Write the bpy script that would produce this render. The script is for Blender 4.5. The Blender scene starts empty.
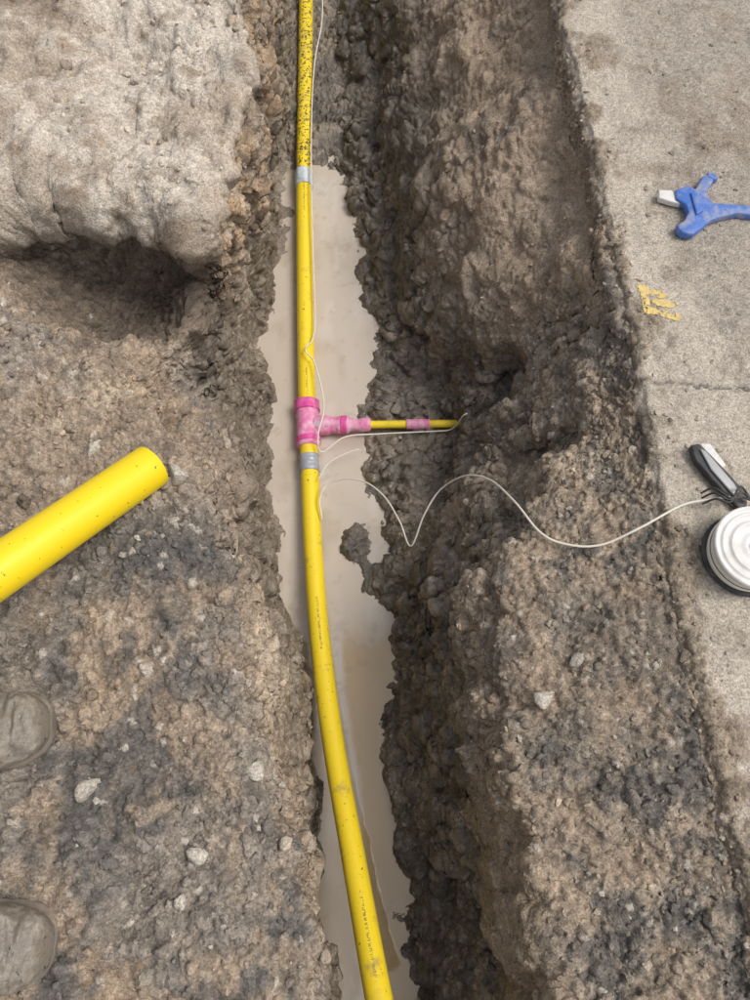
import bpy, bmesh, math, numpy as np
from mathutils import Vector
rng=np.random.default_rng(7)
scene=bpy.context.scene
# World frame: metres, +Y along the trench, Z=0 at the top of the concrete strip.
WATER_Z=-.88
# ---------------- noise -----------------
TAB=rng.random((64,64,64)).astype(np.float32)
def vnoise(p):
    i=np.floor(p).astype(np.int32); f=(p-i).astype(np.float32); f=f*f*(3-2*f)
    i&=63; j=(i+1)&63
    x0,y0,z0=i[:,0],i[:,1],i[:,2]; x1,y1,z1=j[:,0],j[:,1],j[:,2]
    fx,fy,fz=f[:,0],f[:,1],f[:,2]
    a=TAB[x0,y0,z0]*(1-fx)+TAB[x1,y0,z0]*fx
    b=TAB[x0,y1,z0]*(1-fx)+TAB[x1,y1,z0]*fx
    c=TAB[x0,y0,z1]*(1-fx)+TAB[x1,y0,z1]*fx
    d=TAB[x0,y1,z1]*(1-fx)+TAB[x1,y1,z1]*fx
    return ((a*(1-fy)+b*fy)*(1-fz)+(c*(1-fy)+d*fy)*fz)*2-1
def fbm(p,scale,octs=4,gain=.5,off=0.0):
    r=0;a=1;t=0
    for o in range(octs):
        r=r+a*vnoise(p*scale*(2.03**o)+off+o*17.3); t+=a; a*=gain
    return r/t
def ridged(p,scale,octs=4,off=0.):
    r=0;a=1;t=0
    for o in range(octs):
        r=r+a*(1-2*np.abs(vnoise(p*scale*(2.07**o)+off+o*11.1))); t+=a; a*=.55
    return r/t
T4=rng.random((32,32,32,7)).astype(np.float32)
def chunk(p,scale,off=0.0,frac=.6,warp=.35):
    """angular lumps: random sized cells with tilted flat tops and steep sides"""
    q=p*scale+off
    wv=np.stack([vnoise(q*1.6+3),vnoise(q*1.6+13),vnoise(q*1.6+23)],1)
    q=q+warp*wv
    i=np.floor(q).astype(np.int32); f=(q-i).astype(np.float32)
    best=np.full(len(p),9.,np.float32); sel=np.zeros((len(p),4),np.float32); vec=np.zeros((len(p),3),np.float32)
    for a in(-1,0,1):
        for b in(-1,0,1):
            for c in(-1,0,1):
                t=T4[(i[:,0]+a)&31,(i[:,1]+b)&31,(i[:,2]+c)&31]
                v=f-(np.array([a,b,c],np.float32)+t[:,:3])
                d=(v*v).sum(1); m=d<best
                best[m]=d[m]; sel[m]=t[m,3:7]; vec[m]=v[m]
    d=np.sqrt(best); c=sel[:,0]; r=.3+.42*c
    top=.62+.9*((vec*(sel[:,1:4]-.5)).sum(1))
    side=np.clip((r-d)/r*2.1,0,1); side=side*(2-side)
    return np.minimum(side,np.clip(top,.1,1.2)*1.15)*r*(c>1-frac),c
def sstep(x,a,b):
    t=np.clip((x-a)/(b-a),0,1); return t*t*(3-2*t)
# ---------------- trench rails (x,y,z in mm) -----------------
def rail(s):
    w=[tuple(float(c)/1000 for c in a.split(',')) for a in s.split()]; w.sort(key=lambda q:q[1]); return np.array(w)
L2=rail('-379,2076,120 -350,1840,120 -345,1586,120 -410,1373,80 -578,1145,30 -625,987,0 -518,780,20 -427,617,40 -352,424,50 -289,227,50 -229,47,50 -164,-155,50 -114,-401,50')
L3=rail('-433,2806,-400 -406,2286,-400 -431,1828,-400 -531,1406,-380 -519,1103,-360 -452,791,-400 -406,546,-400 -319,293,-400 -240,60,-400 -179,-200,-400 -133,-518,-400')
L4=rail('-414,3423,-840 -406,2789,-840 -427,2266,-880 -456,1620,-880 -409,1309,-880 -420,941,-880 -335,535,-880 -264,200,-880 -205,-105,-880 -178,-385,-880 -160,-642,-880')
R4=rail('-214,3423,-840 -135,2812,-860 -125,2320,-880 -37,1956,-880 4,1620,-880 -4,1183,-880 40,826,-880 3,570,-880 78,397,-880 36,200,-880 66,-105,-880 94,-385,-880 107,-642,-880')
R3=rail('-23,3339,-780 22,2721,-780 70,2175,-780 105,1704,-800 244,1393,-800 291,1145,-800 226,866,-780 134,581,-780 127,192,-780 148,-101,-780 165,-369,-780 181,-616,-780')
R2=rail('123,2946,-500 165,2400,-500 206,1919,-500 273,1491,-500 409,1182,-500 383,967,-500 286,693,-480 217,448,-480 230,168,-480 257,-88,-480 292,-323,-480 319,-539,-480')
R1=rail('574,2385,-100 600,1943,-100 630,1554,-100 636,1207,-100 638,999,-120 564,801,-140 392,630,-130 263,415,-100 299,137,-90 329,-72,-90 356,-262,-90 376,-438,-90')
R0=rail('578,2245,0 606,1829,0 634,1462,0 651,1136,0 664,929,0 673,710,0 670,461,0 682,235,0 700,48,0 723,-160,0 730,-414,0')
ys=[-.9]
while ys[-1]<3.7:
    s_=.0036+.0011*max(0,ys[-1])
    if 1.2<ys[-1]<1.42: s_=.0026
    ys.append(ys[-1]+s_)
ys=[-40,-15,-6,-3,-1.8,-1.3,-1.1]+ys+[3.9,4.5,5.5,8,15,40]
Y=np.array(ys); n=len(Y)
def R(r,k):
    v=np.interp(Y,r[:,1],r[:,k])
    ker=np.exp(-np.linspace(-2,2,25)**2); ker/=ker.sum()
    return np.convolve(np.pad(v,12,mode='edge'),ker,'valid')
def wob(seed,amp,sc=5):
    p=np.stack([Y*sc,np.full(n,seed*3.7),np.zeros(n)],1); return amp*(vnoise(p)+.5*vnoise(p*2.7+3)+.3*vnoise(p*6+9))
far=np.zeros(n)
l2x,l2z=R(L2,0)+wob(1,.025),R(L2,2)
l3x,l3z=R(L3,0)+wob(2,.03),R(L3,2)
l4x,l4z=R(L4,0)+wob(3,.02,7),R(L4,2)
r4x,r4z=R(R4,0)+wob(4,.03,8),R(R4,2)
r3x,r3z=R(R3,0)+wob(5,.025,6),R(R3,2)
r2x,r2z=R(R2,0)+wob(6,.035),R(R2,2)
r1x,r1z=R(R1,0)+wob(7,.035),R(R1,2)
r0x,r0z=R(R0,0)+wob(8,.010,9),R(R0,2)
fx=(l4x+r4x)/2
fz=-.935+.08*sstep(Y,2.25,2.6)
rails=[(far-40,far+.05),(far-1.4,far+.1),(l2x-.3,far+.08),(l2x,l2z),(l3x,l3z),(l4x,l4z),(fx,fz),(r4x,r4z),(r3x,r3z),(r2x,r2z),(r1x,r1z),
       (r0x-.008,far-.035),(r0x+.012,far-.004),(far+1.3,far+.015),(far+40,far)]
cols=[4,130,90,120,130,45,45,40,90,140,80,10,150,4]
X=[];Z=[];Q=[]
for k in range(len(rails)-1):
    for t in np.arange(cols[k])/cols[k]:
        if k==0: t=1-(1-t)**3
        if k==len(rails)-2: t=t**3
        X.append(rails[k][0]*(1-t)+rails[k+1][0]*t); Z.append(rails[k][1]*(1-t)+rails[k+1][1]*t); Q.append(k+t)
X.append(rails[-1][0]);Z.append(rails[-1][1]);Q.append(len(rails)-1)
X=np.stack(X,1);Z=np.stack(Z,1);Q=np.array(Q); m=X.shape[1]
w=((Q>1.3)&(Q<10.7)).astype(float)
w*=np.where(np.abs(Q-10)<.6,.35,1)
for it in range(45):
    for A in (X,Z):
        B=A.copy(); B[:,1:-1]=(A[:,:-2]+A[:,2:]+2*A[:,1:-1])/4
        A[:]=A*(1-w)+B*w
YY=np.repeat(Y[:,None],m,1).copy(); QQ=np.repeat(Q[None,:],n,0)
# hollow under the rock in the left bank
hx,hy=-.72,1.255
lw=sstep(5.2-QQ,0,1.6)
wyv=.05*np.sin(X*7+1.4)+.022*np.sin(X*19)+.01*np.sin(X*47+2)
dyy=(YY-hy-wyv); d=((X-hx)/(.30+.04*np.sin(YY*30)))**2+(dyy/np.where(dyy>0,.085,.21))**2
Z-=.34*np.exp(-d**1.4)*lw
over=np.exp(-((X-hx+.02)/.33)**4)*lw*np.exp(-((Z+.17)/.12)**2)*sstep(dyy,-.12,.02)*(1-sstep(dyy,.12,.3))
YY+=.13*over
P=np.stack([X,YY,Z],2).reshape(-1,3)
def normals(P):
    G=P.reshape(n,m,3); du=np.gradient(G,axis=1); dv=np.gradient(G,axis=0)
    N=np.cross(du,dv); N/=np.linalg.norm(N,axis=2,keepdims=True)+1e-12; return N.reshape(-1,3)
N=normals(P)
q=QQ.ravel(); y=P[:,1].copy(); x=P[:,0].copy()
near=(np.abs(x)<2.5)&(y>-1.2)&(y<4.2)
conc=sstep(q,11.0,11.6)
floor=sstep(q,4.8,5.3)*(1-sstep(q,6.7,7.2))
wall=sstep(q,2.9,3.3)*(1-sstep(q,9.9,10.2))*(1-floor)
soil=1-conc
amp=soil*(1-.55*floor)
ltrock=(1-sstep(q,3.0,3.9))*sstep(y+.03*np.sin(x*9),1.24,1.38)*sstep(P[:,2],-.12,.02)
big=fbm(P,3.2,4,.5); mid=fbm(P,9,4,.55,5.)
P+=N*(near*amp*(.055*big*(.5+.7*wall)+.032*mid))[:,None]
P+=N*(near*ltrock*(.085*fbm(P,2.6,2,.5,61.)+.035*ridged(P,4.5,3,63.)))[:,None]
P+=N*(near*conc*(.006*mid))[:,None]
P+=N*(near*amp*(.022*ridged(P,5,4,9.)*(.35+.65*wall)))[:,None]
# hollows scooped in the right wall around the service trench
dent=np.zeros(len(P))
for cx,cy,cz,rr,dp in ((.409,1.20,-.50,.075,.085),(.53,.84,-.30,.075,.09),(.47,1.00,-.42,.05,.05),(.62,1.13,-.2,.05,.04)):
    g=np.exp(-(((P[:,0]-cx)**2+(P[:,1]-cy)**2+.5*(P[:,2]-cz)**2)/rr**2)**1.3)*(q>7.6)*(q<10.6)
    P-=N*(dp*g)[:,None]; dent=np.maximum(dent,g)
# mud slump in the water below the tee, churned mud at the far end
ix,iy=-.085,.73
dd=((x-ix-.25*(y-iy))/.06)**2+((y-iy)/.075)**2
P[:,2]+=(.078+.05*mid)*np.exp(-dd**1.0)*(q>4.5)*(q<8)
P[:,2]+=near*.05*floor*fbm(P,8,4,.55,77.)*(.35+.65*sstep(y,2.0,2.5))
N=normals(P)
shelf=sstep(q,9.7,10.1)*(1-sstep(q,11,11.2))
smoothwall=sstep(q+.4*big,8.5,9.0)*(1-sstep(q,10,10.5))*sstep(y+.3*mid,1.15,1.4)
# cut face along the near end of the right wall
cutface=sstep(q+.5*big,8.9,9.3)*(1-sstep(q,9.9,10.1))*(1-sstep(y+.3*mid,-.05,.2))
wetw=wall*(1-smoothwall)*(1-sstep(P[:,2],-.5,-.2))
cm=near*soil*(1-.85*floor*(1-sstep(y,2.2,2.5))*(1-np.exp(-dd)))
dens=cm*(1-.7*smoothwall)*(1-.65*ltrock)*(1-.6*cutface)
c0,i0=chunk(P,9,6.,.5); c1,i1=chunk(P,17,1.,.5); c2,i2=chunk(P,33,2.,.55,.25); c3,i3=chunk(P,64,3.,.65,.18); c4,i4=chunk(P,118,4.,.75,.12)
msk=sstep(fbm(P,5,3,.5,31.),-.2,.3)
P+=N*(dens*(.045*c0*wall+.032*c1*(.25+.75*msk)*(.45+.55*wall)+.020*c2*(.3+.7*msk)+.0130*c3*(1-.5*wetw)+.0080*c4*(1-.5*wetw)))[:,None]
P+=N*(near*smoothwall*(.010*fbm(P*np.array([1,3.5,1.]),7,4,.55,44.)+.006*c1+.006*ridged(P,22,3,46.)))[:,None]
P+=N*(near*ltrock*(.014*ridged(P,12,5,51.)))[:,None]
fine=fbm(P,60,4,.62,2.)
P+=N*(near*(soil*.0065*fine*(1-.4*wetw)+conc*.0014*fine))[:,None]
nb=fbm(P,4,4,.55,40.); nm=fbm(P,14,4,.6,50.); nf=fbm(P,60,3,.6,60.); n9=fbm(P,2.1,3,.5,80.)
edge=x-np.interp(y,Y,r0x)
spill=conc*sstep(.07-edge+.11*nm+.05*nb,.0,.08)
spill=np.maximum(spill,conc*sstep(nb+nm*.9-.35*edge,.40,.7)*.85)
P+=N*(near*spill*(.005+.012*c2+.010*c3+.006*c4+.006*fine))[:,None]
P[:,2]-=near*conc*(1-spill)*.0035*sstep(fbm(P,24,3,.5,8.),.15,.4)
ck=np.abs(y-(.887-.10*(x-.8)+.02*nm+.01*nf))
P[:,2]-=near*conc*(1-sstep(ck,.001,.006))*.006
# ---------------- colours -----------------
def C(*c): return np.array(c)
def mix(a,b,t): return a*(1-t[:,None])+b*t[:,None]
col=np.tile(C(.315,.245,.178),(len(P),1))
col=mix(col,C(.43,.345,.255),sstep(nb+.5*nm,.0,.45))
col=mix(col,C(.19,.152,.117),sstep(-nb+.6*nm,.0,.42))
col=mix(col,C(.37,.26,.16),sstep(n9+.5*nm,.15,.5)*.4)
col=mix(col,C(.24,.22,.195),sstep(-n9+.6*nm,.15,.5)*.5)
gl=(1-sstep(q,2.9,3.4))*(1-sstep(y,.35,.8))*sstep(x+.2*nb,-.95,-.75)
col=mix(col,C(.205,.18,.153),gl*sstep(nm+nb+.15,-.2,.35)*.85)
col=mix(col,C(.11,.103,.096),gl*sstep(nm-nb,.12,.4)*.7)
patch=np.exp(-(((x+.45+.1*nb)/.17)**2+((y-.43+.1*nm)/.13)**2)**1.2)
col=mix(col,C(.10,.095,.09),patch*sstep(nm+.3,-.2,.2)*.85*(q<3.3))
col=mix(col,C(.235,.20,.16),shelf*(1-sstep(y,.5,1.0))*sstep(nm,-.3,.3)*.8)
col=mix(col,C(.10,.094,.088),shelf*(1-sstep(y,.5,.8))*sstep(nb+.6*nm,.12,.4)*.75)
col=mix(col,C(.55,.485,.405),ltrock*sstep(nb*.7+nm*.7+.40,-.1,.35)*(1-sstep(q,2.75,3.3)*.7))
col=mix(col,C(.34,.27,.20),ltrock*sstep(nm-nb,.1,.5)*.75)
col=mix(col,C(.24,.195,.15),ltrock*sstep(-nm-n9,.2,.5)*.7)
col=mix(col,C(.42,.28,.16),sstep(q,2.85,3.15)*(1-sstep(q,3.9,4.5))*sstep(y,1.25,1.5)*sstep(nm,-.2,.25)*.7)
hole_shade=np.exp(-(((x-hx)/.36)**2+((y-hy-.02)/.16)**2)**2)*(1-sstep(P[:,2],-.06,.03))
col=mix(col,C(.10,.078,.060),hole_shade*.85)  # shade inside the hollow, painted into the soil colour
col=mix(col,C(.39,.30,.215),smoothwall*.85)
col=mix(col,C(.22,.178,.14),smoothwall*sstep(nm+nb,.0,.35)*.8)
col=mix(col,C(.49,.395,.30),smoothwall*sstep(nm-nb,.2,.6)*.45)
hz=P[:,2]+.14*nb+.08*nm
wet=(1-sstep(hz,-.60,-.30))*sstep(q,3.2,3.6)*(1-sstep(q,10.2,10.5))
wet2=wall*sstep(q,7.5,8)*(1-sstep(y,.6,.95))*(1-sstep(hz,-.26,-.12))*(1-.8*cutface)
wet=np.maximum(wet*(1-.6*cutface),wet2)
mud=mix(np.tile(C(.150,.131,.108),(len(P),1)),C(.27,.228,.182),sstep(nb+nm*.8,-.05,.4))
mud=mix(mud,C(.080,.073,.065),sstep(-nm+.4*nf,.1,.45)*.8)
col=mix(col,C(.34,.26,.175),cutface*.7)
col=mix(col,mud,wet*.94)
col=mix(col,C(.30,.235,.165),wet*(q<5.5)*.4)
col=mix(col,C(.085,.072,.058),dent*.75)  # scooped dents darkened in the colour to paint in their shade
cc=mix(np.tile(C(.48,.42,.345),(len(P),1)),C(.37,.32,.26),sstep(nm+nf*.7,-.1,.5))
asp=np.maximum(sstep(edge+.05*nb,.12,.22)*sstep(y,.95,1.1),sstep(edge+.05*nb,.3,.42))
cc=mix(cc,C(.36,.31,.255),asp*.8)
cc=mix(cc,C(.28,.222,.165),sstep(nb+nm*.8,.05,.45)*.7)
cc=mix(cc,C(.2,.17,.14),sstep(nf+nm,.4,.7)*.5)
spk=sstep(fbm(P,150,2,.6,90.),.1,.4)
cc=mix(cc,C(.20,.18,.16),asp*spk*.55)
cc=mix(cc,C(.11,.10,.09),(1-sstep(ck,.001,.005))*.8)
cc=mix(cc,C(.27,.215,.155),spill*.9)
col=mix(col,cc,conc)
tint=1+np.maximum(dens,spill)*((i1-.5)*.14+(i2-.5)*.30+(i3-.5)*.42+(i4-.5)*.34)+.16*nf
col*=tint[:,None]; col=np.clip(col,.025,.8)
pale=(i3>.98)*(c3>.05)*dens*(wet<.3)*(hole_shade<.3)
col=mix(col,C(.52,.46,.39),pale*.7)
def grid_mesh(name,P,n,m):
    me=bpy.data.meshes.new(name)
    idx=np.arange(n*m).reshape(n,m)
    f=np.stack([idx[:-1,:-1],idx[:-1,1:],idx[1:,1:],idx[1:,:-1]],2).reshape(-1,4)
    me.vertices.add(n*m); me.vertices.foreach_set('co',P.astype(np.float32).ravel())
    me.loops.add(f.size); me.loops.foreach_set('vertex_index',f.ravel().astype(np.int32))
    me.polygons.add(len(f)); me.polygons.foreach_set('loop_start',np.arange(0,f.size,4,dtype=np.int32))
    me.polygons.foreach_set('use_smooth',np.ones(len(f),bool))
    me.update(calc_edges=True); return me
def add_attr(me,name,col):
    a=me.color_attributes.new(name,'FLOAT_COLOR','POINT')
    c=np.ones((len(col),4),np.float32); c[:,:3]=col; a.data.foreach_set('color',c.ravel())
def add_f(me,name,v):
    a=me.attributes.new(name,'FLOAT','POINT'); a.data.foreach_set('value',v.astype(np.float32))
me=grid_mesh('ground',P,n,m)
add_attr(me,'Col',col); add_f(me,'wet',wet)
ground=bpy.data.objects.new('ground',me); scene.collection.objects.link(ground)
# ---------------- material helpers -----------------
def newmat(name):
    mt=bpy.data.materials.new(name); mt.use_nodes=True; nt=mt.node_tree
    return mt,nt,nt.nodes['Principled BSDF']
def nd(nt,t,**k):
    x=nt.nodes.new(t)
    for a,b in k.items():
        if a in x.inputs: x.inputs[a].default_value=b
        else: setattr(x,a,b)
    return x
def soilmat(name,bstr=.7):
    mt,nt,b=newmat(name); L=nt.links.new
    at=nd(nt,'ShaderNodeAttribute',attribute_name='Col'); aw=nd(nt,'ShaderNodeAttribute',attribute_name='wet')
    tc=nd(nt,'ShaderNodeTexCoord')
    n1=nd(nt,'ShaderNodeTexNoise',Scale=210.,Detail=2.,Roughness=.7); L(tc.outputs['Object'],n1.inputs['Vector'])
    mr=nd(nt,'ShaderNodeMapRange'); mr.inputs[1].default_value=.3; mr.inputs[2].default_value=.7; mr.inputs[3].default_value=.68; mr.inputs[4].default_value=1.32
    L(n1.outputs['Fac'],mr.inputs[0])
    vo=nd(nt,'ShaderNodeTexVoronoi',Scale=190.); L(tc.outputs['Object'],vo.inputs['Vector'])
    sp=nd(nt,'ShaderNodeSeparateColor'); L(vo.outputs['Color'],sp.inputs[0])
    m2=nd(nt,'ShaderNodeMapRange'); m2.inputs[3].default_value=.8; m2.inputs[4].default_value=1.2; L(sp.outputs[0],m2.inputs[0])
    mu=nd(nt,'ShaderNodeMath',operation='MULTIPLY'); L(mr.outputs[0],mu.inputs[0]); L(m2.outputs[0],mu.inputs[1])
    mx=nd(nt,'ShaderNodeVectorMath',operation='SCALE'); L(at.outputs['Color'],mx.inputs[0]); L(mu.outputs[0],mx.inputs['Scale'])
    L(mx.outputs[0],b.inputs['Base Color'])
    r=nd(nt,'ShaderNodeMapRange'); r.inputs[3].default_value=.92; r.inputs[4].default_value=.30; L(aw.outputs['Fac'],r.inputs[0]); L(r.outputs[0],b.inputs['Roughness'])
    ad=nd(nt,'ShaderNodeMath',operation='SUBTRACT'); L(n1.outputs['Fac'],ad.inputs[0])
    sc=nd(nt,'ShaderNodeMath',operation='MULTIPLY'); L(vo.outputs['Distance'],sc.inputs[0]); sc.inputs[1].default_value=.4; L(sc.outputs[0],ad.inputs[1])
    bp=nd(nt,'ShaderNodeBump',Strength=bstr,Distance=.005); L(ad.outputs[0],bp.inputs['Height']); L(bp.outputs[0],b.inputs['Normal'])
    b.inputs['Specular IOR Level'].default_value=.5
    return mt
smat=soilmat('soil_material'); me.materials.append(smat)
bpy.context.view_layer.update()
def tz(x,y,default=0):
    ok,loc,nn,i=ground.ray_cast(Vector((x,y,2)),Vector((0,0,-1)))
    return loc.z if ok else default
# ---------------- loose stones -----------------
def icos(sub):
    bm=bmesh.new(); bmesh.ops.create_icosphere(bm,subdivisions=sub,radius=1)
    v=np.array([v.co[:] for v in bm.verts]); f=np.array([[a.index for a in p.verts] for p in bm.faces]); bm.free(); return v,f
def scatter(name,count,weights,smin,smax,pw,lift,sub=2,palev=.06,seed=1,places=None,rough=.07):
    r=np.random.default_rng(seed)
    if places is None:
        wt=weights/weights.sum(); ids=r.choice(len(P),count,p=wt)
    else: ids=places; count=len(ids)
    V,F=icos(sub); nv=len(V); av=[];ac=[];aw=[]
    size=smin+(smax-smin)*r.random(count)**pw
    for k in range(count):
        i=ids[k]; s=size[k]
        v=V*(1+.28*r.standard_normal((1,3)).clip(-1.6,1.6))
        for _ in range(7):
            d=r.standard_normal(3); d/=np.linalg.norm(d); h=v@d; ex=np.clip(h-r.uniform(.35,.65),0,None); v=v-ex[:,None]*d*.95
        v=v+rough*r.standard_normal(v.shape)
        a=r.random()*6.28; ca,sa=math.cos(a),math.sin(a)
        v=v@np.array([[ca,sa,0],[-sa,ca,0],[0,0,.7]])
        av.append(P[i]+v*s+np.array([0,0,s*lift])); c=col[i]*r.uniform(.7,1.35)
        if r.random()<palev and wet[i]<.4: c=np.array([.48,.43,.36])*r.uniform(.6,1.1)
        ac.append(np.tile(c,(nv,1))); aw.append(np.full(nv,wet[i]))
    av=np.concatenate(av); ac=np.concatenate(ac); aw=np.concatenate(aw)
    f=(F[None]+np.arange(count)[:,None,None]*nv).reshape(-1,3)
    me=bpy.data.meshes.new(name); me.vertices.add(len(av)); me.vertices.foreach_set('co',av.astype(np.float32).ravel())
    me.loops.add(f.size); me.loops.foreach_set('vertex_index',f.ravel().astype(np.int32))
    me.polygons.add(len(f)); me.polygons.foreach_set('loop_start',np.arange(0,f.size,3,dtype=np.int32))
    me.polygons.foreach_set('use_smooth',np.full(len(f),sub>1)); me.update(calc_edges=True)
    add_attr(me,'Col',ac); add_f(me,'wet',aw); me.materials.append(smat)
    o=bpy.data.objects.new(name,me); scene.collection.objects.link(o); return o
vis=near*(x>-1.3)*(x<1.2)*(y>-.6)
upf=np.clip(normals(P)[:,2],0,1)**2
wts=vis*upf*(soil*(1-floor)*(1-.8*smoothwall)*(1-.7*ltrock)*(.25+sstep(nm+nb,-.2,.3))+.05*conc+.6*spill)
scatter('gravel',14000,wts,.002,.011,2.6,.2,1,.035,3)
scatter('soil_clods',550,wts*(1-conc*.8)*(1-wet*.7),.008,.024,3.,.1,2,.05,5)
def nearest(pt): 
    d=(P[:,0]-pt[0])**2+(P[:,1]-pt[1])**2+.2*(P[:,2]-pt[2])**2; return int(d.argmin())
scatter('stone',0,None,.020,.030,1.,.2,3,1.,9,[nearest(a) for a in [(.380,.138,-.05),(.452,.220,-.05),(-.652,.688,.05),(-.234,-.010,.05),(-.561,-.042,.05),(-.447,.628,0)]],rough=.02)
# ---------------- water -----------------
wyy=np.linspace(-.95,3.4,420); wx=np.linspace(-1,1,80)
WXg=np.stack([np.interp(wyy,Y,fx)+a*.36 for a in wx],1)
WP=np.stack([WXg,np.repeat(wyy[:,None],80,1),np.full((420,80),WATER_Z)],2).reshape(-1,3)
wm=grid_mesh('water',WP,420,80)
ww=fbm(WP,5,4,.5,70.); wf=fbm(WP*np.array([1,.35,1]),16,4,.55,73.); wg=fbm(WP,40,3,.6,75.)
refl_x=np.interp(WP[:,1],[-.9,-.385,.2,.45],[.04,-.012,-.10,-.12])
br=sstep(WP[:,0]-refl_x+.03*ww+.010*wf,-.004,.010)*(1-sstep(WP[:,1]+.12*ww+.05*wf,.36,.46))
wc=np.tile(C(.57,.495,.41),(len(WP),1)); wc=mix(wc,C(.42,.34,.25),sstep(ww+.6*wf,.05,.45)*.55); wc=mix(wc,C(.66,.60,.53),sstep(wf-ww*.5,.15,.5)*.5)
wc=mix(wc,C(.50,.365,.20),br*.92)  # brown side: reflection of the trench wall painted into the water colour
wc=mix(wc,C(.36,.29,.21),sstep(wg+.4*wf,.3,.6)*.35)
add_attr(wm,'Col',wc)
water=bpy.data.objects.new('water',wm); scene.collection.objects.link(water)
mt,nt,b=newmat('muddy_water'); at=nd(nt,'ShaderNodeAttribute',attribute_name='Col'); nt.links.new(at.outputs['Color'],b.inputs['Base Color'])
b.inputs['Roughness'].default_value=.03; b.inputs['Specular IOR Level'].default_value=.85
tc=nd(nt,'ShaderNodeTexCoord'); nn=nd(nt,'ShaderNodeTexNoise',Scale=9.,Detail=3.); nt.links.new(tc.outputs['Object'],nn.inputs['Vector'])
bp=nd(nt,'ShaderNodeBump',Strength=.14,Distance=.01); nt.links.new(nn.outputs['Fac'],bp.inputs['Height']); nt.links.new(bp.outputs[0],b.inputs['Normal'])
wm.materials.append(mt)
# ---------------- tubes -----------------
def cr(pts,k=10):
    p=np.array(pts,float); p=np.vstack([2*p[0]-p[1],p,2*p[-1]-p[-2]]); out=[]
    for i in range(1,len(p)-2):
        for t in np.arange(k)/k:
            out.append(.5*((2*p[i])+(-p[i-1]+p[i+1])*t+(2*p[i-1]-5*p[i]+4*p[i+1]-p[i+2])*t*t+(-p[i-1]+3*p[i]-3*p[i+1]+p[i+2])*t**3))
    out.append(p[-2]); return np.array(out)
def tube(name,path,rad,mat,seg=32,cap=True,parent=None,lump=0.):
    path=np.array(path); k=len(path); rad=np.full(k,rad) if np.isscalar(rad) else np.array(rad)
    tan=np.gradient(path,axis=0); tan/=np.linalg.norm(tan,axis=1,keepdims=True)
    up=np.array([0,0,1.]) ; bm=bmesh.new(); uv=bm.loops.layers.uv.new('UVMap')
    L=np.concatenate([[0],np.cumsum(np.linalg.norm(np.diff(path,axis=0),axis=1))]); rings=[]
    for i in range(k):
        s=np.cross(tan[i],up); s/=np.linalg.norm(s)+1e-9; t=np.cross(s,tan[i])
        an=np.arange(seg)/seg*2*math.pi
        pts=path[i]+rad[i]*(np.cos(an)[:,None]*s+np.sin(an)[:,None]*t)
        if lump:
            dirv=pts-path[i]; pts=path[i]+dirv*(1+lump*fbm(pts,45,3,.6,7.))[:,None]
        rings.append([bm.verts.new(a) for a in pts])
    for i in range(k-1):
        for j in range(seg):
            f=bm.faces.new((rings[i][j],rings[i][(j+1)%seg],rings[i+1][(j+1)%seg],rings[i+1][j])); f.smooth=True
            for l,(a,c) in zip(f.loops,((i,j),(i,j+1),(i+1,j+1),(i+1,j))): l[uv].uv=(L[a],c/seg)
    if cap:
        bm.faces.new(rings[0]); bm.faces.new(rings[-1])
    bmesh.ops.recalc_face_normals(bm,faces=bm.faces)
    me=bpy.data.meshes.new(name); bm.to_mesh(me); bm.free(); me.materials.append(mat)
    o=bpy.data.objects.new(name,me); scene.collection.objects.link(o)
    if parent: o.parent=parent
    return o
def empty(name):
    o=bpy.data.objects.new(name,None); scene.collection.objects.link(o); return o
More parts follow.
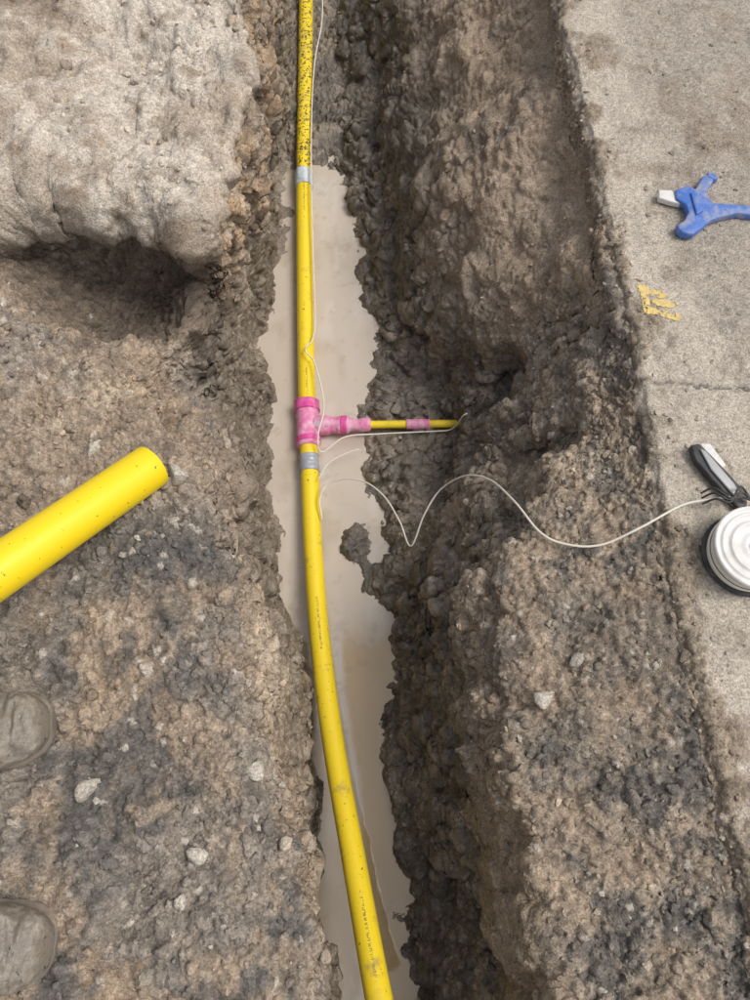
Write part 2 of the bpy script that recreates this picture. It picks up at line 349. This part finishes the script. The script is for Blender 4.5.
def dirtymat(name,base,dirt=(.16,.13,.10),amt=.5,scale=14.,rough=.4,printed=False,speck=0.,bump=.05):
    mt,nt,b=newmat(name); L=nt.links.new; tc=nd(nt,'ShaderNodeTexCoord')
    n1=nd(nt,'ShaderNodeTexNoise',Scale=scale,Detail=6.,Roughness=.7); L(tc.outputs['Object'],n1.inputs['Vector'])
    r=nd(nt,'ShaderNodeValToRGB'); r.color_ramp.elements[0].position=.62-.2*amt; r.color_ramp.elements[1].position=.82-.2*amt
    r.color_ramp.elements[1].color=(.75*amt+.1,)*3+(1,)
    L(n1.outputs['Fac'],r.inputs[0])
    m1=nd(nt,'ShaderNodeMix',data_type='RGBA'); m1.inputs[6].default_value=(*base,1); m1.inputs[7].default_value=(*dirt,1); L(r.outputs[0],m1.inputs[0])
    out=m1.outputs[2]
    if speck>0:
        n2=nd(nt,'ShaderNodeTexNoise',Scale=95.,Detail=4.,Roughness=.6); L(tc.outputs['Object'],n2.inputs['Vector'])
        r2=nd(nt,'ShaderNodeValToRGB'); r2.color_ramp.elements[0].position=.68-.12*speck; r2.color_ramp.elements[1].position=.71-.12*speck; L(n2.outputs['Fac'],r2.inputs[0])
        m2=nd(nt,'ShaderNodeMix',data_type='RGBA'); L(out,m2.inputs[6]); m2.inputs[7].default_value=(.05,.045,.035,1); L(r2.outputs[0],m2.inputs[0]); out=m2.outputs[2]
    if printed:
        br=nd(nt,'ShaderNodeTexNoise',Scale=1.,Detail=0.); mp=nd(nt,'ShaderNodeMapping'); mp.inputs['Scale'].default_value=(260,18,1)
        L(tc.outputs['UV'],mp.inputs[0]); L(mp.outputs[0],br.inputs['Vector'])
        sp=nd(nt,'ShaderNodeSeparateXYZ'); L(tc.outputs['UV'],sp.inputs[0])
        def mth(op,a,bv):
            k=nd(nt,'ShaderNodeMath',operation=op)
            for i,vv in enumerate((a,bv)):
                if isinstance(vv,(int,float)): k.inputs[i].default_value=vv
                else: L(vv,k.inputs[i])
            return k.outputs[0]
        band=mth('LESS_THAN',mth('ABSOLUTE',mth('SUBTRACT',sp.outputs[1],.27),0),.018)
        per=mth('LESS_THAN',mth('FRACT',mth('MULTIPLY',sp.outputs[0],1.1),0),.2)
        g=mth('GREATER_THAN',br.outputs['Fac'],.5)
        k=mth('MULTIPLY',mth('MULTIPLY',band,per),mth('MULTIPLY',g,.6))
        m3=nd(nt,'ShaderNodeMix',data_type='RGBA'); L(out,m3.inputs[6]); m3.inputs[7].default_value=(.08,.07,.04,1); L(k,m3.inputs[0]); out=m3.outputs[2]
        n4=nd(nt,'ShaderNodeTexNoise',Scale=1.,Detail=4.,Roughness=.7); mp2=nd(nt,'ShaderNodeMapping'); mp2.inputs['Scale'].default_value=(11,2.2,1)
        L(tc.outputs['UV'],mp2.inputs[0]); L(mp2.outputs[0],n4.inputs['Vector'])
        r4=nd(nt,'ShaderNodeValToRGB'); r4.color_ramp.elements[0].position=.58; r4.color_ramp.elements[1].position=.70; r4.color_ramp.elements[1].color=(.6,.6,.6,1); L(n4.outputs['Fac'],r4.inputs[0])
        m5=nd(nt,'ShaderNodeMix',data_type='RGBA'); L(out,m5.inputs[6]); m5.inputs[7].default_value=(.38,.27,.11,1); L(r4.outputs[0],m5.inputs[0]); out=m5.outputs[2]
    L(out,b.inputs['Base Color'])
    mr=nd(nt,'ShaderNodeMapRange'); mr.inputs[3].default_value=rough; mr.inputs[4].default_value=.85; L(r.outputs[0],mr.inputs[0]); L(mr.outputs[0],b.inputs['Roughness'])
    bp=nd(nt,'ShaderNodeBump',Strength=.3,Distance=bump*.02); L(n1.outputs['Fac'],bp.inputs['Height']); L(bp.outputs[0],b.inputs['Normal'])
    return mt
YEL=(.95,.70,.03)
mY=dirtymat('yellow_polyethylene',YEL,(.46,.33,.12),.32,9.,.34,printed=True,speck=.15)
mYs=dirtymat('yellow_polyethylene_spattered',YEL,(.25,.2,.12),.6,14.,.5,speck=1.15)
mYb=dirtymat('yellow_polyethylene_clean',(.90,.65,.010),(.5,.36,.08),.2,7.,.36,speck=.05)
mPink=dirtymat('pink_tape',(.80,.22,.43),(.76,.64,.70),.9,26.,.42,speck=.1,bump=.5)
mMag=dirtymat('magenta_tape',(.74,.09,.34),(.7,.5,.58),.6,25.,.45,bump=.3)
mSil=dirtymat('grey_tape',(.38,.40,.44),(.28,.24,.18),.6,25.,.3)
mSil2=dirtymat('pale_tape',(.60,.66,.70),(.30,.30,.30),.6,30.,.3)
mWire=dirtymat('cream_wire',(.80,.75,.64),(.3,.25,.18),.3,20.,.45)
mWhite=dirtymat('white_plastic',(.74,.72,.69),(.42,.36,.28),.6,12.,.4)
mBlk=dirtymat('black_rubber',(.03,.03,.033),(.17,.14,.11),.7,25.,.5)
mBlue=dirtymat('blue_plastic',(.06,.16,.50),(.42,.39,.35),.8,24.,.38)
mGrey=dirtymat('worn_metal',(.38,.38,.38),(.2,.17,.14),.5,25.,.35)
mBoot=dirtymat('muddy_boot_leather',(.20,.17,.135),(.46,.40,.325),.62,30.,.24,speck=.35,bump=2.)
mSole=dirtymat('boot_sole',(.17,.14,.11),(.30,.24,.185),.8,26.,.8)
def pt(s): return [tuple(float(c)/1000 for c in a.split(',')) for a in s.split()]
main=empty('gas_pipe')
PR=.033
pp=pt('-337,3783,-800 -323,3367,-800 -311,2814,-810 -301,2327,-830 -278,1733,-840 -256,1288,-840 -241,1063,-840 -214,697,-820 -178,380,-770 -126,69,-690 -62,-218,-580 10,-523,-420 55,-670,-340')
path=cr(pp,14)
i_b=14*3
tube('pipe_spattered',path[:i_b+1],PR,mYs,parent=main)
tube('pipe_length',path[i_b:],PR,mY,parent=main)
Lp=np.concatenate([[0],np.cumsum(np.linalg.norm(np.diff(path,axis=0),axis=1))])
def sub(path,a,b,nn=24):
    s=np.linspace(a,b,nn); return np.stack([np.interp(s,Lp,path[:,k]) for k in range(3)],1)
sb=Lp[i_b]; tube('joint_tape',sub(path,sb-.04,sb+.04),PR+.004+.0015*np.sin(np.arange(24)*1.9),mSil2,parent=main,lump=.14)
sc=Lp[14*6]; tube('coupling_tape',sub(path,sc+.005,sc+.07),PR+.003+.0008*np.sin(np.arange(24)*1.1),mSil,parent=main,lump=.09)
tee=empty('pipe_tee_fitting')
st=Lp[14*5]+.105
tt=np.linspace(-1,1,40)
prof=PR+.009+.004*np.exp(-((tt-.8)/.12)**2)+.004*np.exp(-((tt+.8)/.12)**2)
prof[0]=prof[-1]=PR+.002
tube('tee_body',sub(path,st-.10,st+.09,40),prof,mPink,parent=tee,lump=.14)
tube('tape_band',sub(path,st-.095,st-.055,10),PR+.0145,mMag,parent=tee,lump=.12)
tube('tape_band_lower',sub(path,st+.055,st+.075,6),PR+.0140,mMag,parent=tee,lump=.12)
c0_=sub(path,st,st+.01,2)[0]
e0=np.array((.4035,1.170,c0_[2]+.045))
def bl(t): return c0_*(1-t)+e0*t
br_=np.interp(np.linspace(0,1,48),[0,.25,.27,.40,.44,.60,.64,.80,.84,.97,1],[.036,.036,.031,.030,.033,.032,.024,.023,.026,.025,.017])
tube('tee_branch',[bl(t) for t in np.linspace(.04,.36,48)],br_,mPink,parent=tee,lump=.14)
tube('branch_tape',[bl(t) for t in np.linspace(.19,.225,6)],.0338,mMag,parent=tee,lump=.10)
svc=empty('service_pipe')
tube('pipe',[bl(t) for t in np.linspace(.33,1.15,30)],.0145,dirtymat('yellow_service',YEL,(.08,.07,.05),.45,17.,.4),parent=svc,seg=20)
tube('coupler',[bl(t) for t in np.linspace(.56,.69,16)],.0185+.0015*(np.arange(16)%5==0),mPink,parent=svc,seg=20,lump=.08)
cp0=np.array((-.954,.054,.40)); cp1=np.array((-.503,.633,.085))
cut=empty('cut_pipe')
o=tube('pipe_wall',[cp0+(cp1-cp0)*t for t in np.linspace(0,1,30)],.0505,mYb,seg=64,cap=False,parent=cut)
md=o.modifiers.new('s','SOLIDIFY'); md.thickness=.006; md.offset=-1
bv=o.modifiers.new('b','BEVEL'); bv.width=.0015; bv.segments=2; bv.limit_method='ANGLE'
# ---------------- wires -----------------
def wire(name,pts,r=.0028,mat=mWire,clear=.002,parent=None):
    p=cr(pts,10)
    for q_ in p: q_[2]=max(q_[2],tz(q_[0],q_[1],-9)+r+clear)
    for it in range(3):
        z=p[:,2].copy(); z[1:-1]=np.maximum(z[1:-1],(z[:-2]+z[2:]+z[1:-1])/3); p[:,2]=z
    return tube(name,p,r,mat,seg=10,parent=parent)
tw=empty('tracer_wire')
wire('loose_wire',pt('807,571,50 758,571,30 703,560,20 612,514,0 528,484,-40 452,493,-60 399,529,-80 356,628,-140 320,743,-280 264,796,-380 201,797,-500 154,736,-560 114,652,-620 81,739,-640 33,840,-680 -34,910,-720 -111,933,-750 -172,918,-780 -192,866,-780 -184,800,-800'),parent=tw)
wire('pipe_wire',pt('-249,3458,-770 -242,3195,-770 -268,2958,-780 -275,2686,-790 -265,2298,-780 -249,1942,-795 -231,1575,-800 -262,1470,-783 -225,1410,-780 -186,1231,-770 -204,1111,-770 -191,1057,-800 -108,1112,-790 18,1129,-800 201,1141,-805 320,1145,-800'),r=.0028,parent=tw)
wire('side_wire',pt('-201,945,-790 -161,1018,-800 -72,1065,-800 -47,1066,-820'),r=.002,parent=tw)
# ---------------- flat extruded parts in local template units -----------------
def extr(name,poly,z0,th,mat,parent,sc,bev=.004):
    bm=bmesh.new(); vs=[bm.verts.new((a*sc[0],-b*sc[1],z0)) for a,b in poly]; f=bm.faces.new(vs)
    r=bmesh.ops.extrude_face_region(bm,geom=[f]); 
    for v in r['geom']:
        if isinstance(v,bmesh.types.BMVert): v.co.z+=th
    bmesh.ops.recalc_face_normals(bm,faces=bm.faces)
    me=bpy.data.meshes.new(name); bm.to_mesh(me); bm.free(); me.materials.append(mat)
    o=bpy.data.objects.new(name,me); scene.collection.objects.link(o); o.parent=parent
    if bev: 
        m_=o.modifiers.new('b','BEVEL'); m_.width=bev; m_.segments=3; m_.limit_method='ANGLE'
    for p in me.polygons: p.use_smooth=True
    return o
cl=empty('spring_clamp'); cl.location=(.882,1.427,tz(.882,1.427)-.002); CS=(.0027,.0034)
extr('clamp_body',[(-24,-13),(-10,-18),(-3,-14),(1,-19),(6,-26),(13,-30),(19,-27),(16,-21),(10,-15),(7,-8),(12,0),(30,1),(52,3),(64,6),(64,14),(48,12),(35,10),(20,13),(6,17),(-3,24),(-14,31),(-25,29),(-29,22),(-20,17),(-14,9),(-16,1),(-24,-4)],.006,.024,mBlue,cl,CS,.005)
extr('clamp_rib',[(-10,-9),(-2,-8),(2,1),(0,9),(-8,13),(-9,3)],.028,.008,mBlue,cl,CS,.003)
extr('clamp_jaw_pad',[(-39,-15),(-26,-15),(-19,-8),(-18,-1),(-28,-3),(-40,-7)],.004,.018,mWhite,cl,CS,.003)
extr('clamp_tip',[(12,-31),(19,-29),(22,-24),(17,-23),(11,-26)],.010,.022,mBlue,cl,CS,.003)
# ---------------- spool -----------------
sp=empty('wire_spool'); sx,sy=.836,.446
def lathe(name,prof,mat,parent,seg=64):
    bm=bmesh.new(); rings=[]
    for r,z in prof: rings.append([bm.verts.new((sx+r*math.cos(a),sy+r*math.sin(a),z)) for a in np.arange(seg)/seg*2*math.pi])
    for i in range(len(prof)-1):
        for j in range(seg):
            f=bm.faces.new((rings[i][j],rings[i][(j+1)%seg],rings[i+1][(j+1)%seg],rings[i+1][j])); f.smooth=True
    bmesh.ops.recalc_face_normals(bm,faces=bm.faces)
    me=bpy.data.meshes.new(name); bm.to_mesh(me); bm.free(); me.materials.append(mat)
    o=bpy.data.objects.new(name,me); scene.collection.objects.link(o); o.parent=parent; return o
zb=tz(sx,sy)+.003
lathe('lower_flange',[(.02,zb),(.093,zb),(.095,zb+.002),(.095,zb+.006),(.093,zb+.008),(.02,zb+.008)],mBlk,sp)
for k in range(8):
    z=zb+.012+k*.0068; rr=.083+.002*((k*7)%3)
    lathe('winding_%d'%k,[(rr+.0034*math.cos(a),z+.0034*math.sin(a)) for a in np.linspace(-1.57,1.57,7)],mWire,sp)
lathe('upper_flange',[(.018,zb+.064),(.018,zb+.070),(.028,zb+.072),(.033,zb+.069),(.052,zb+.069),(.054,zb+.073),(.058,zb+.073),(.060,zb+.069),(.072,zb+.069),(.074,zb+.073),(.078,zb+.073),(.080,zb+.069),(.086,zb+.069),(.089,zb+.074),(.093,zb+.074),(.095,zb+.069),(.095,zb+.064),(.091,zb+.062),(.018,zb+.062)],mWhite,sp)
# ---------------- knife -----------------
kn=empty('utility_knife'); kz=tz(.806,.626); kn.location=(.800,.630,kz-.004); KS=(.0026,.0028)
extr('handle',[(-20,-29),(-12,-31),(-4,-22),(10,-4),(23,14),(22,25),(14,28),(8,21),(-6,2),(-18,-16)],.008,.02,mBlk,kn,KS,.004)
extr('blade_slider',[(-13,-25),(-8,-23),(12,6),(16,16),(10,17),(-6,-6)],.028,.006,mGrey,kn,KS,.002)
extr('blade',[(6,19),(20,19),(26,28),(16,30)],.014,.002,mGrey,kn,KS,0)
extr('grip',[(-10,-32),(0,-32),(11,-12),(4,-8)],.006,.014,mWhite,kn,KS,.003)
st_=empty('rubber_strap')
for k,dl in enumerate([0,-.014,.012]):
    wire('strap_%d'%k,[(.751,.576+dl,.03),(.774,.581+dl,.05),(.803,.563+dl*.4,.055),(.835,.583-dl,.05),(.86,.566,.04)],r=.0025,mat=mBlk,parent=st_)
# ---------------- boots -----------------
def boot(name,tip,ang):
    root=empty(name)
    Ls=.31
    S=[(0,.012,.03),(.015,.030,.050),(.05,.045,.066),(.12,.056,.080),(.22,.062,.088),(.35,.062,.100),(.5,.055,.125),(.62,.050,.15),(.75,.050,.165),(.88,.050,.165),(.96,.044,.16),(1.0,.030,.15)]
    def loft(nm,secs,mat,crease=0):
        bm=bmesh.new(); rings=[]; seg=72
        ts=np.concatenate([np.array([s[0] for s in secs[:3]]),np.linspace(secs[2][0]+.02,secs[-1][0],90)])
        A=np.array(secs)
        for t in ts:
            w_=np.interp(t,A[:,0],A[:,1]); h=np.interp(t,A[:,0],A[:,2]); zb_=secs[0][3]
            rg=[]
            for j in range(seg):
                a=j/seg*2*math.pi; cx=math.cos(a); sz=math.sin(a)
                yy=w_*np.sign(cx)*abs(cx)**.85; zz=zb_+(h-zb_)*(.5+.5*np.sign(sz)*abs(sz)**.95)
                rg.append((-t*Ls,yy,zz))
            rg=np.array(rg)
            if crease: 
                nn_=ridged(rg*np.array([1.5,.6,1]),20,4,tip[1]*10)+.5*fbm(rg,90,3,.6,tip[1]*7); rg[:,2]+=crease*nn_*(rg[:,2]>.03); rg[:,1]*=1+.04*nn_
            rings.append([bm.verts.new(c) for c in rg])
        for i in range(len(rings)-1):
            for j in range(seg):
                f=bm.faces.new((rings[i][j],rings[i][(j+1)%seg],rings[i+1][(j+1)%seg],rings[i+1][j])); f.smooth=True
        bm.faces.new(rings[0]); bm.faces.new(rings[-1]); bmesh.ops.recalc_face_normals(bm,faces=bm.faces)
        me=bpy.data.meshes.new(nm); bm.to_mesh(me); bm.free(); me.materials.append(mat)
        o=bpy.data.objects.new(nm,me); scene.collection.objects.link(o); o.parent=root
        return o
    loft('upper',[(t,w_,h,.018) for t,w_,h in S],mBoot,.013)
    loft('sole',[((t-.008 if t<.5 else t+.01),w_+.001,.028,.0) for t,w_,h in S],mSole,.003)
    bm=bmesh.new(); rings=[]
    for z,cx,rx,ry in [(.10,-.235,.062,.046),(.16,-.24,.058,.048),(.22,-.245,.06,.052),(.30,-.245,.066,.058),(.34,-.245,.068,.06),(.345,-.245,.06,.052)]:
        rings.append([bm.verts.new((cx+rx*math.cos(a),ry*math.sin(a),z)) for a in np.arange(28)/28*2*math.pi])
    for i in range(len(rings)-1):
        for j in range(28):
            f=bm.faces.new((rings[i][j],rings[i][(j+1)%28],rings[i+1][(j+1)%28],rings[i+1][j])); f.smooth=True
    me=bpy.data.meshes.new('shaft'); bm.to_mesh(me); bm.free(); me.materials.append(mBoot)
    o=bpy.data.objects.new('shaft',me); scene.collection.objects.link(o); o.parent=root
    root.location=tip; root.rotation_euler=(0,0,ang); root.scale=(1.12,1.12,1.0)
    return root
for (bx,by),an in (((-.632,.076),.16),((-.574,-.305),-.02)):
    zz=max(tz(bx-.04,by),tz(bx-.08,by+.04),.06)
    boot('work_boot',(bx,by,zz-.012),an)
# ---------------- painted marking -----------------
bm=bmesh.new()
strokes=[((-11,-13),(-10,12)),((-12,-10),(7,-4)),((-10,11),(19,18)),((0,3),(17,6))]
used=set(); stp=.003
def mk(a): return np.array((.7287+a[0]*.0026,1.136-a[1]*.00308))
for a,b_ in strokes:
    A=mk(a); B=mk(b_); k=int(np.linalg.norm(B-A)/stp)+1
    for i in range(k+1):
        c=A+(B-A)*i/k
        for dx in range(-4,5):
            for dy in range(-4,5):
                if dx*dx+dy*dy<11: used.add((round(c[0]/stp)+dx,round(c[1]/stp)+dy))
used=sorted(used); up_=np.array([(a*stp,b_*stp,0) for a,b_ in used]); kk=fbm(up_,130,2,.7,3.)
for (a,b_),kq in zip(used,kk):
    if kq<-.22: continue
    vs=[]
    for i,j in ((0,0),(1,0),(1,1),(0,1)):
        xx,yy=(a+i)*stp,(b_+j)*stp; vs.append(bm.verts.new((xx,yy,tz(xx,yy)+.0018)))
    bm.faces.new(vs)
bmesh.ops.remove_doubles(bm,verts=bm.verts,dist=.0003)
pm=bpy.data.meshes.new('painted_marking'); bm.to_mesh(pm); bm.free()
pm.materials.append(dirtymat('yellow_marking_paint',(.72,.53,.17),(.45,.37,.25),.9,60.,.8))
scene.collection.objects.link(bpy.data.objects.new('painted_marking',pm))
# ---------------- light / world / camera -----------------
w_=bpy.data.worlds.new('World'); scene.world=w_; w_.use_nodes=True; nt=w_.node_tree
sky=nt.nodes.new('ShaderNodeTexSky'); sky.sky_type='NISHITA'; sky.sun_disc=False
el,az=math.radians(61),math.radians(88)
sky.sun_elevation=el; sky.sun_rotation=az; sky.air_density=1.0; sky.dust_density=4.0; sky.ozone_density=1.0
hs=nt.nodes.new('ShaderNodeHueSaturation'); hs.inputs['Saturation'].default_value=.35
nt.links.new(sky.outputs[0],hs.inputs['Color']); nt.links.new(hs.outputs[0],nt.nodes['Background'].inputs['Color'])
nt.nodes['Background'].inputs['Strength'].default_value=.15
sd=bpy.data.lights.new('sun','SUN'); sd.energy=1.5; sd.angle=math.radians(22); sd.color=(1,.96,.9)
so=bpy.data.objects.new('sun',sd); scene.collection.objects.link(so)
d=Vector((math.sin(az)*math.cos(el),math.cos(az)*math.cos(el),math.sin(el)))
so.rotation_euler=d.to_track_quat('Z','Y').to_euler(); so.location=(0,0,5)
cd=bpy.data.cameras.new('camera'); co=bpy.data.objects.new('camera',cd); scene.collection.objects.link(co)
co.location=(0,0,1.6); co.rotation_euler=(math.radians(20),0,0); cd.sensor_fit='VERTICAL'; cd.sensor_height=24; cd.lens=24*.727; cd.clip_end=200; cd.clip_start=.01
scene.camera=co
scene.view_settings.view_transform='Standard'; scene.view_settings.look='None'; scene.view_settings.exposure=0
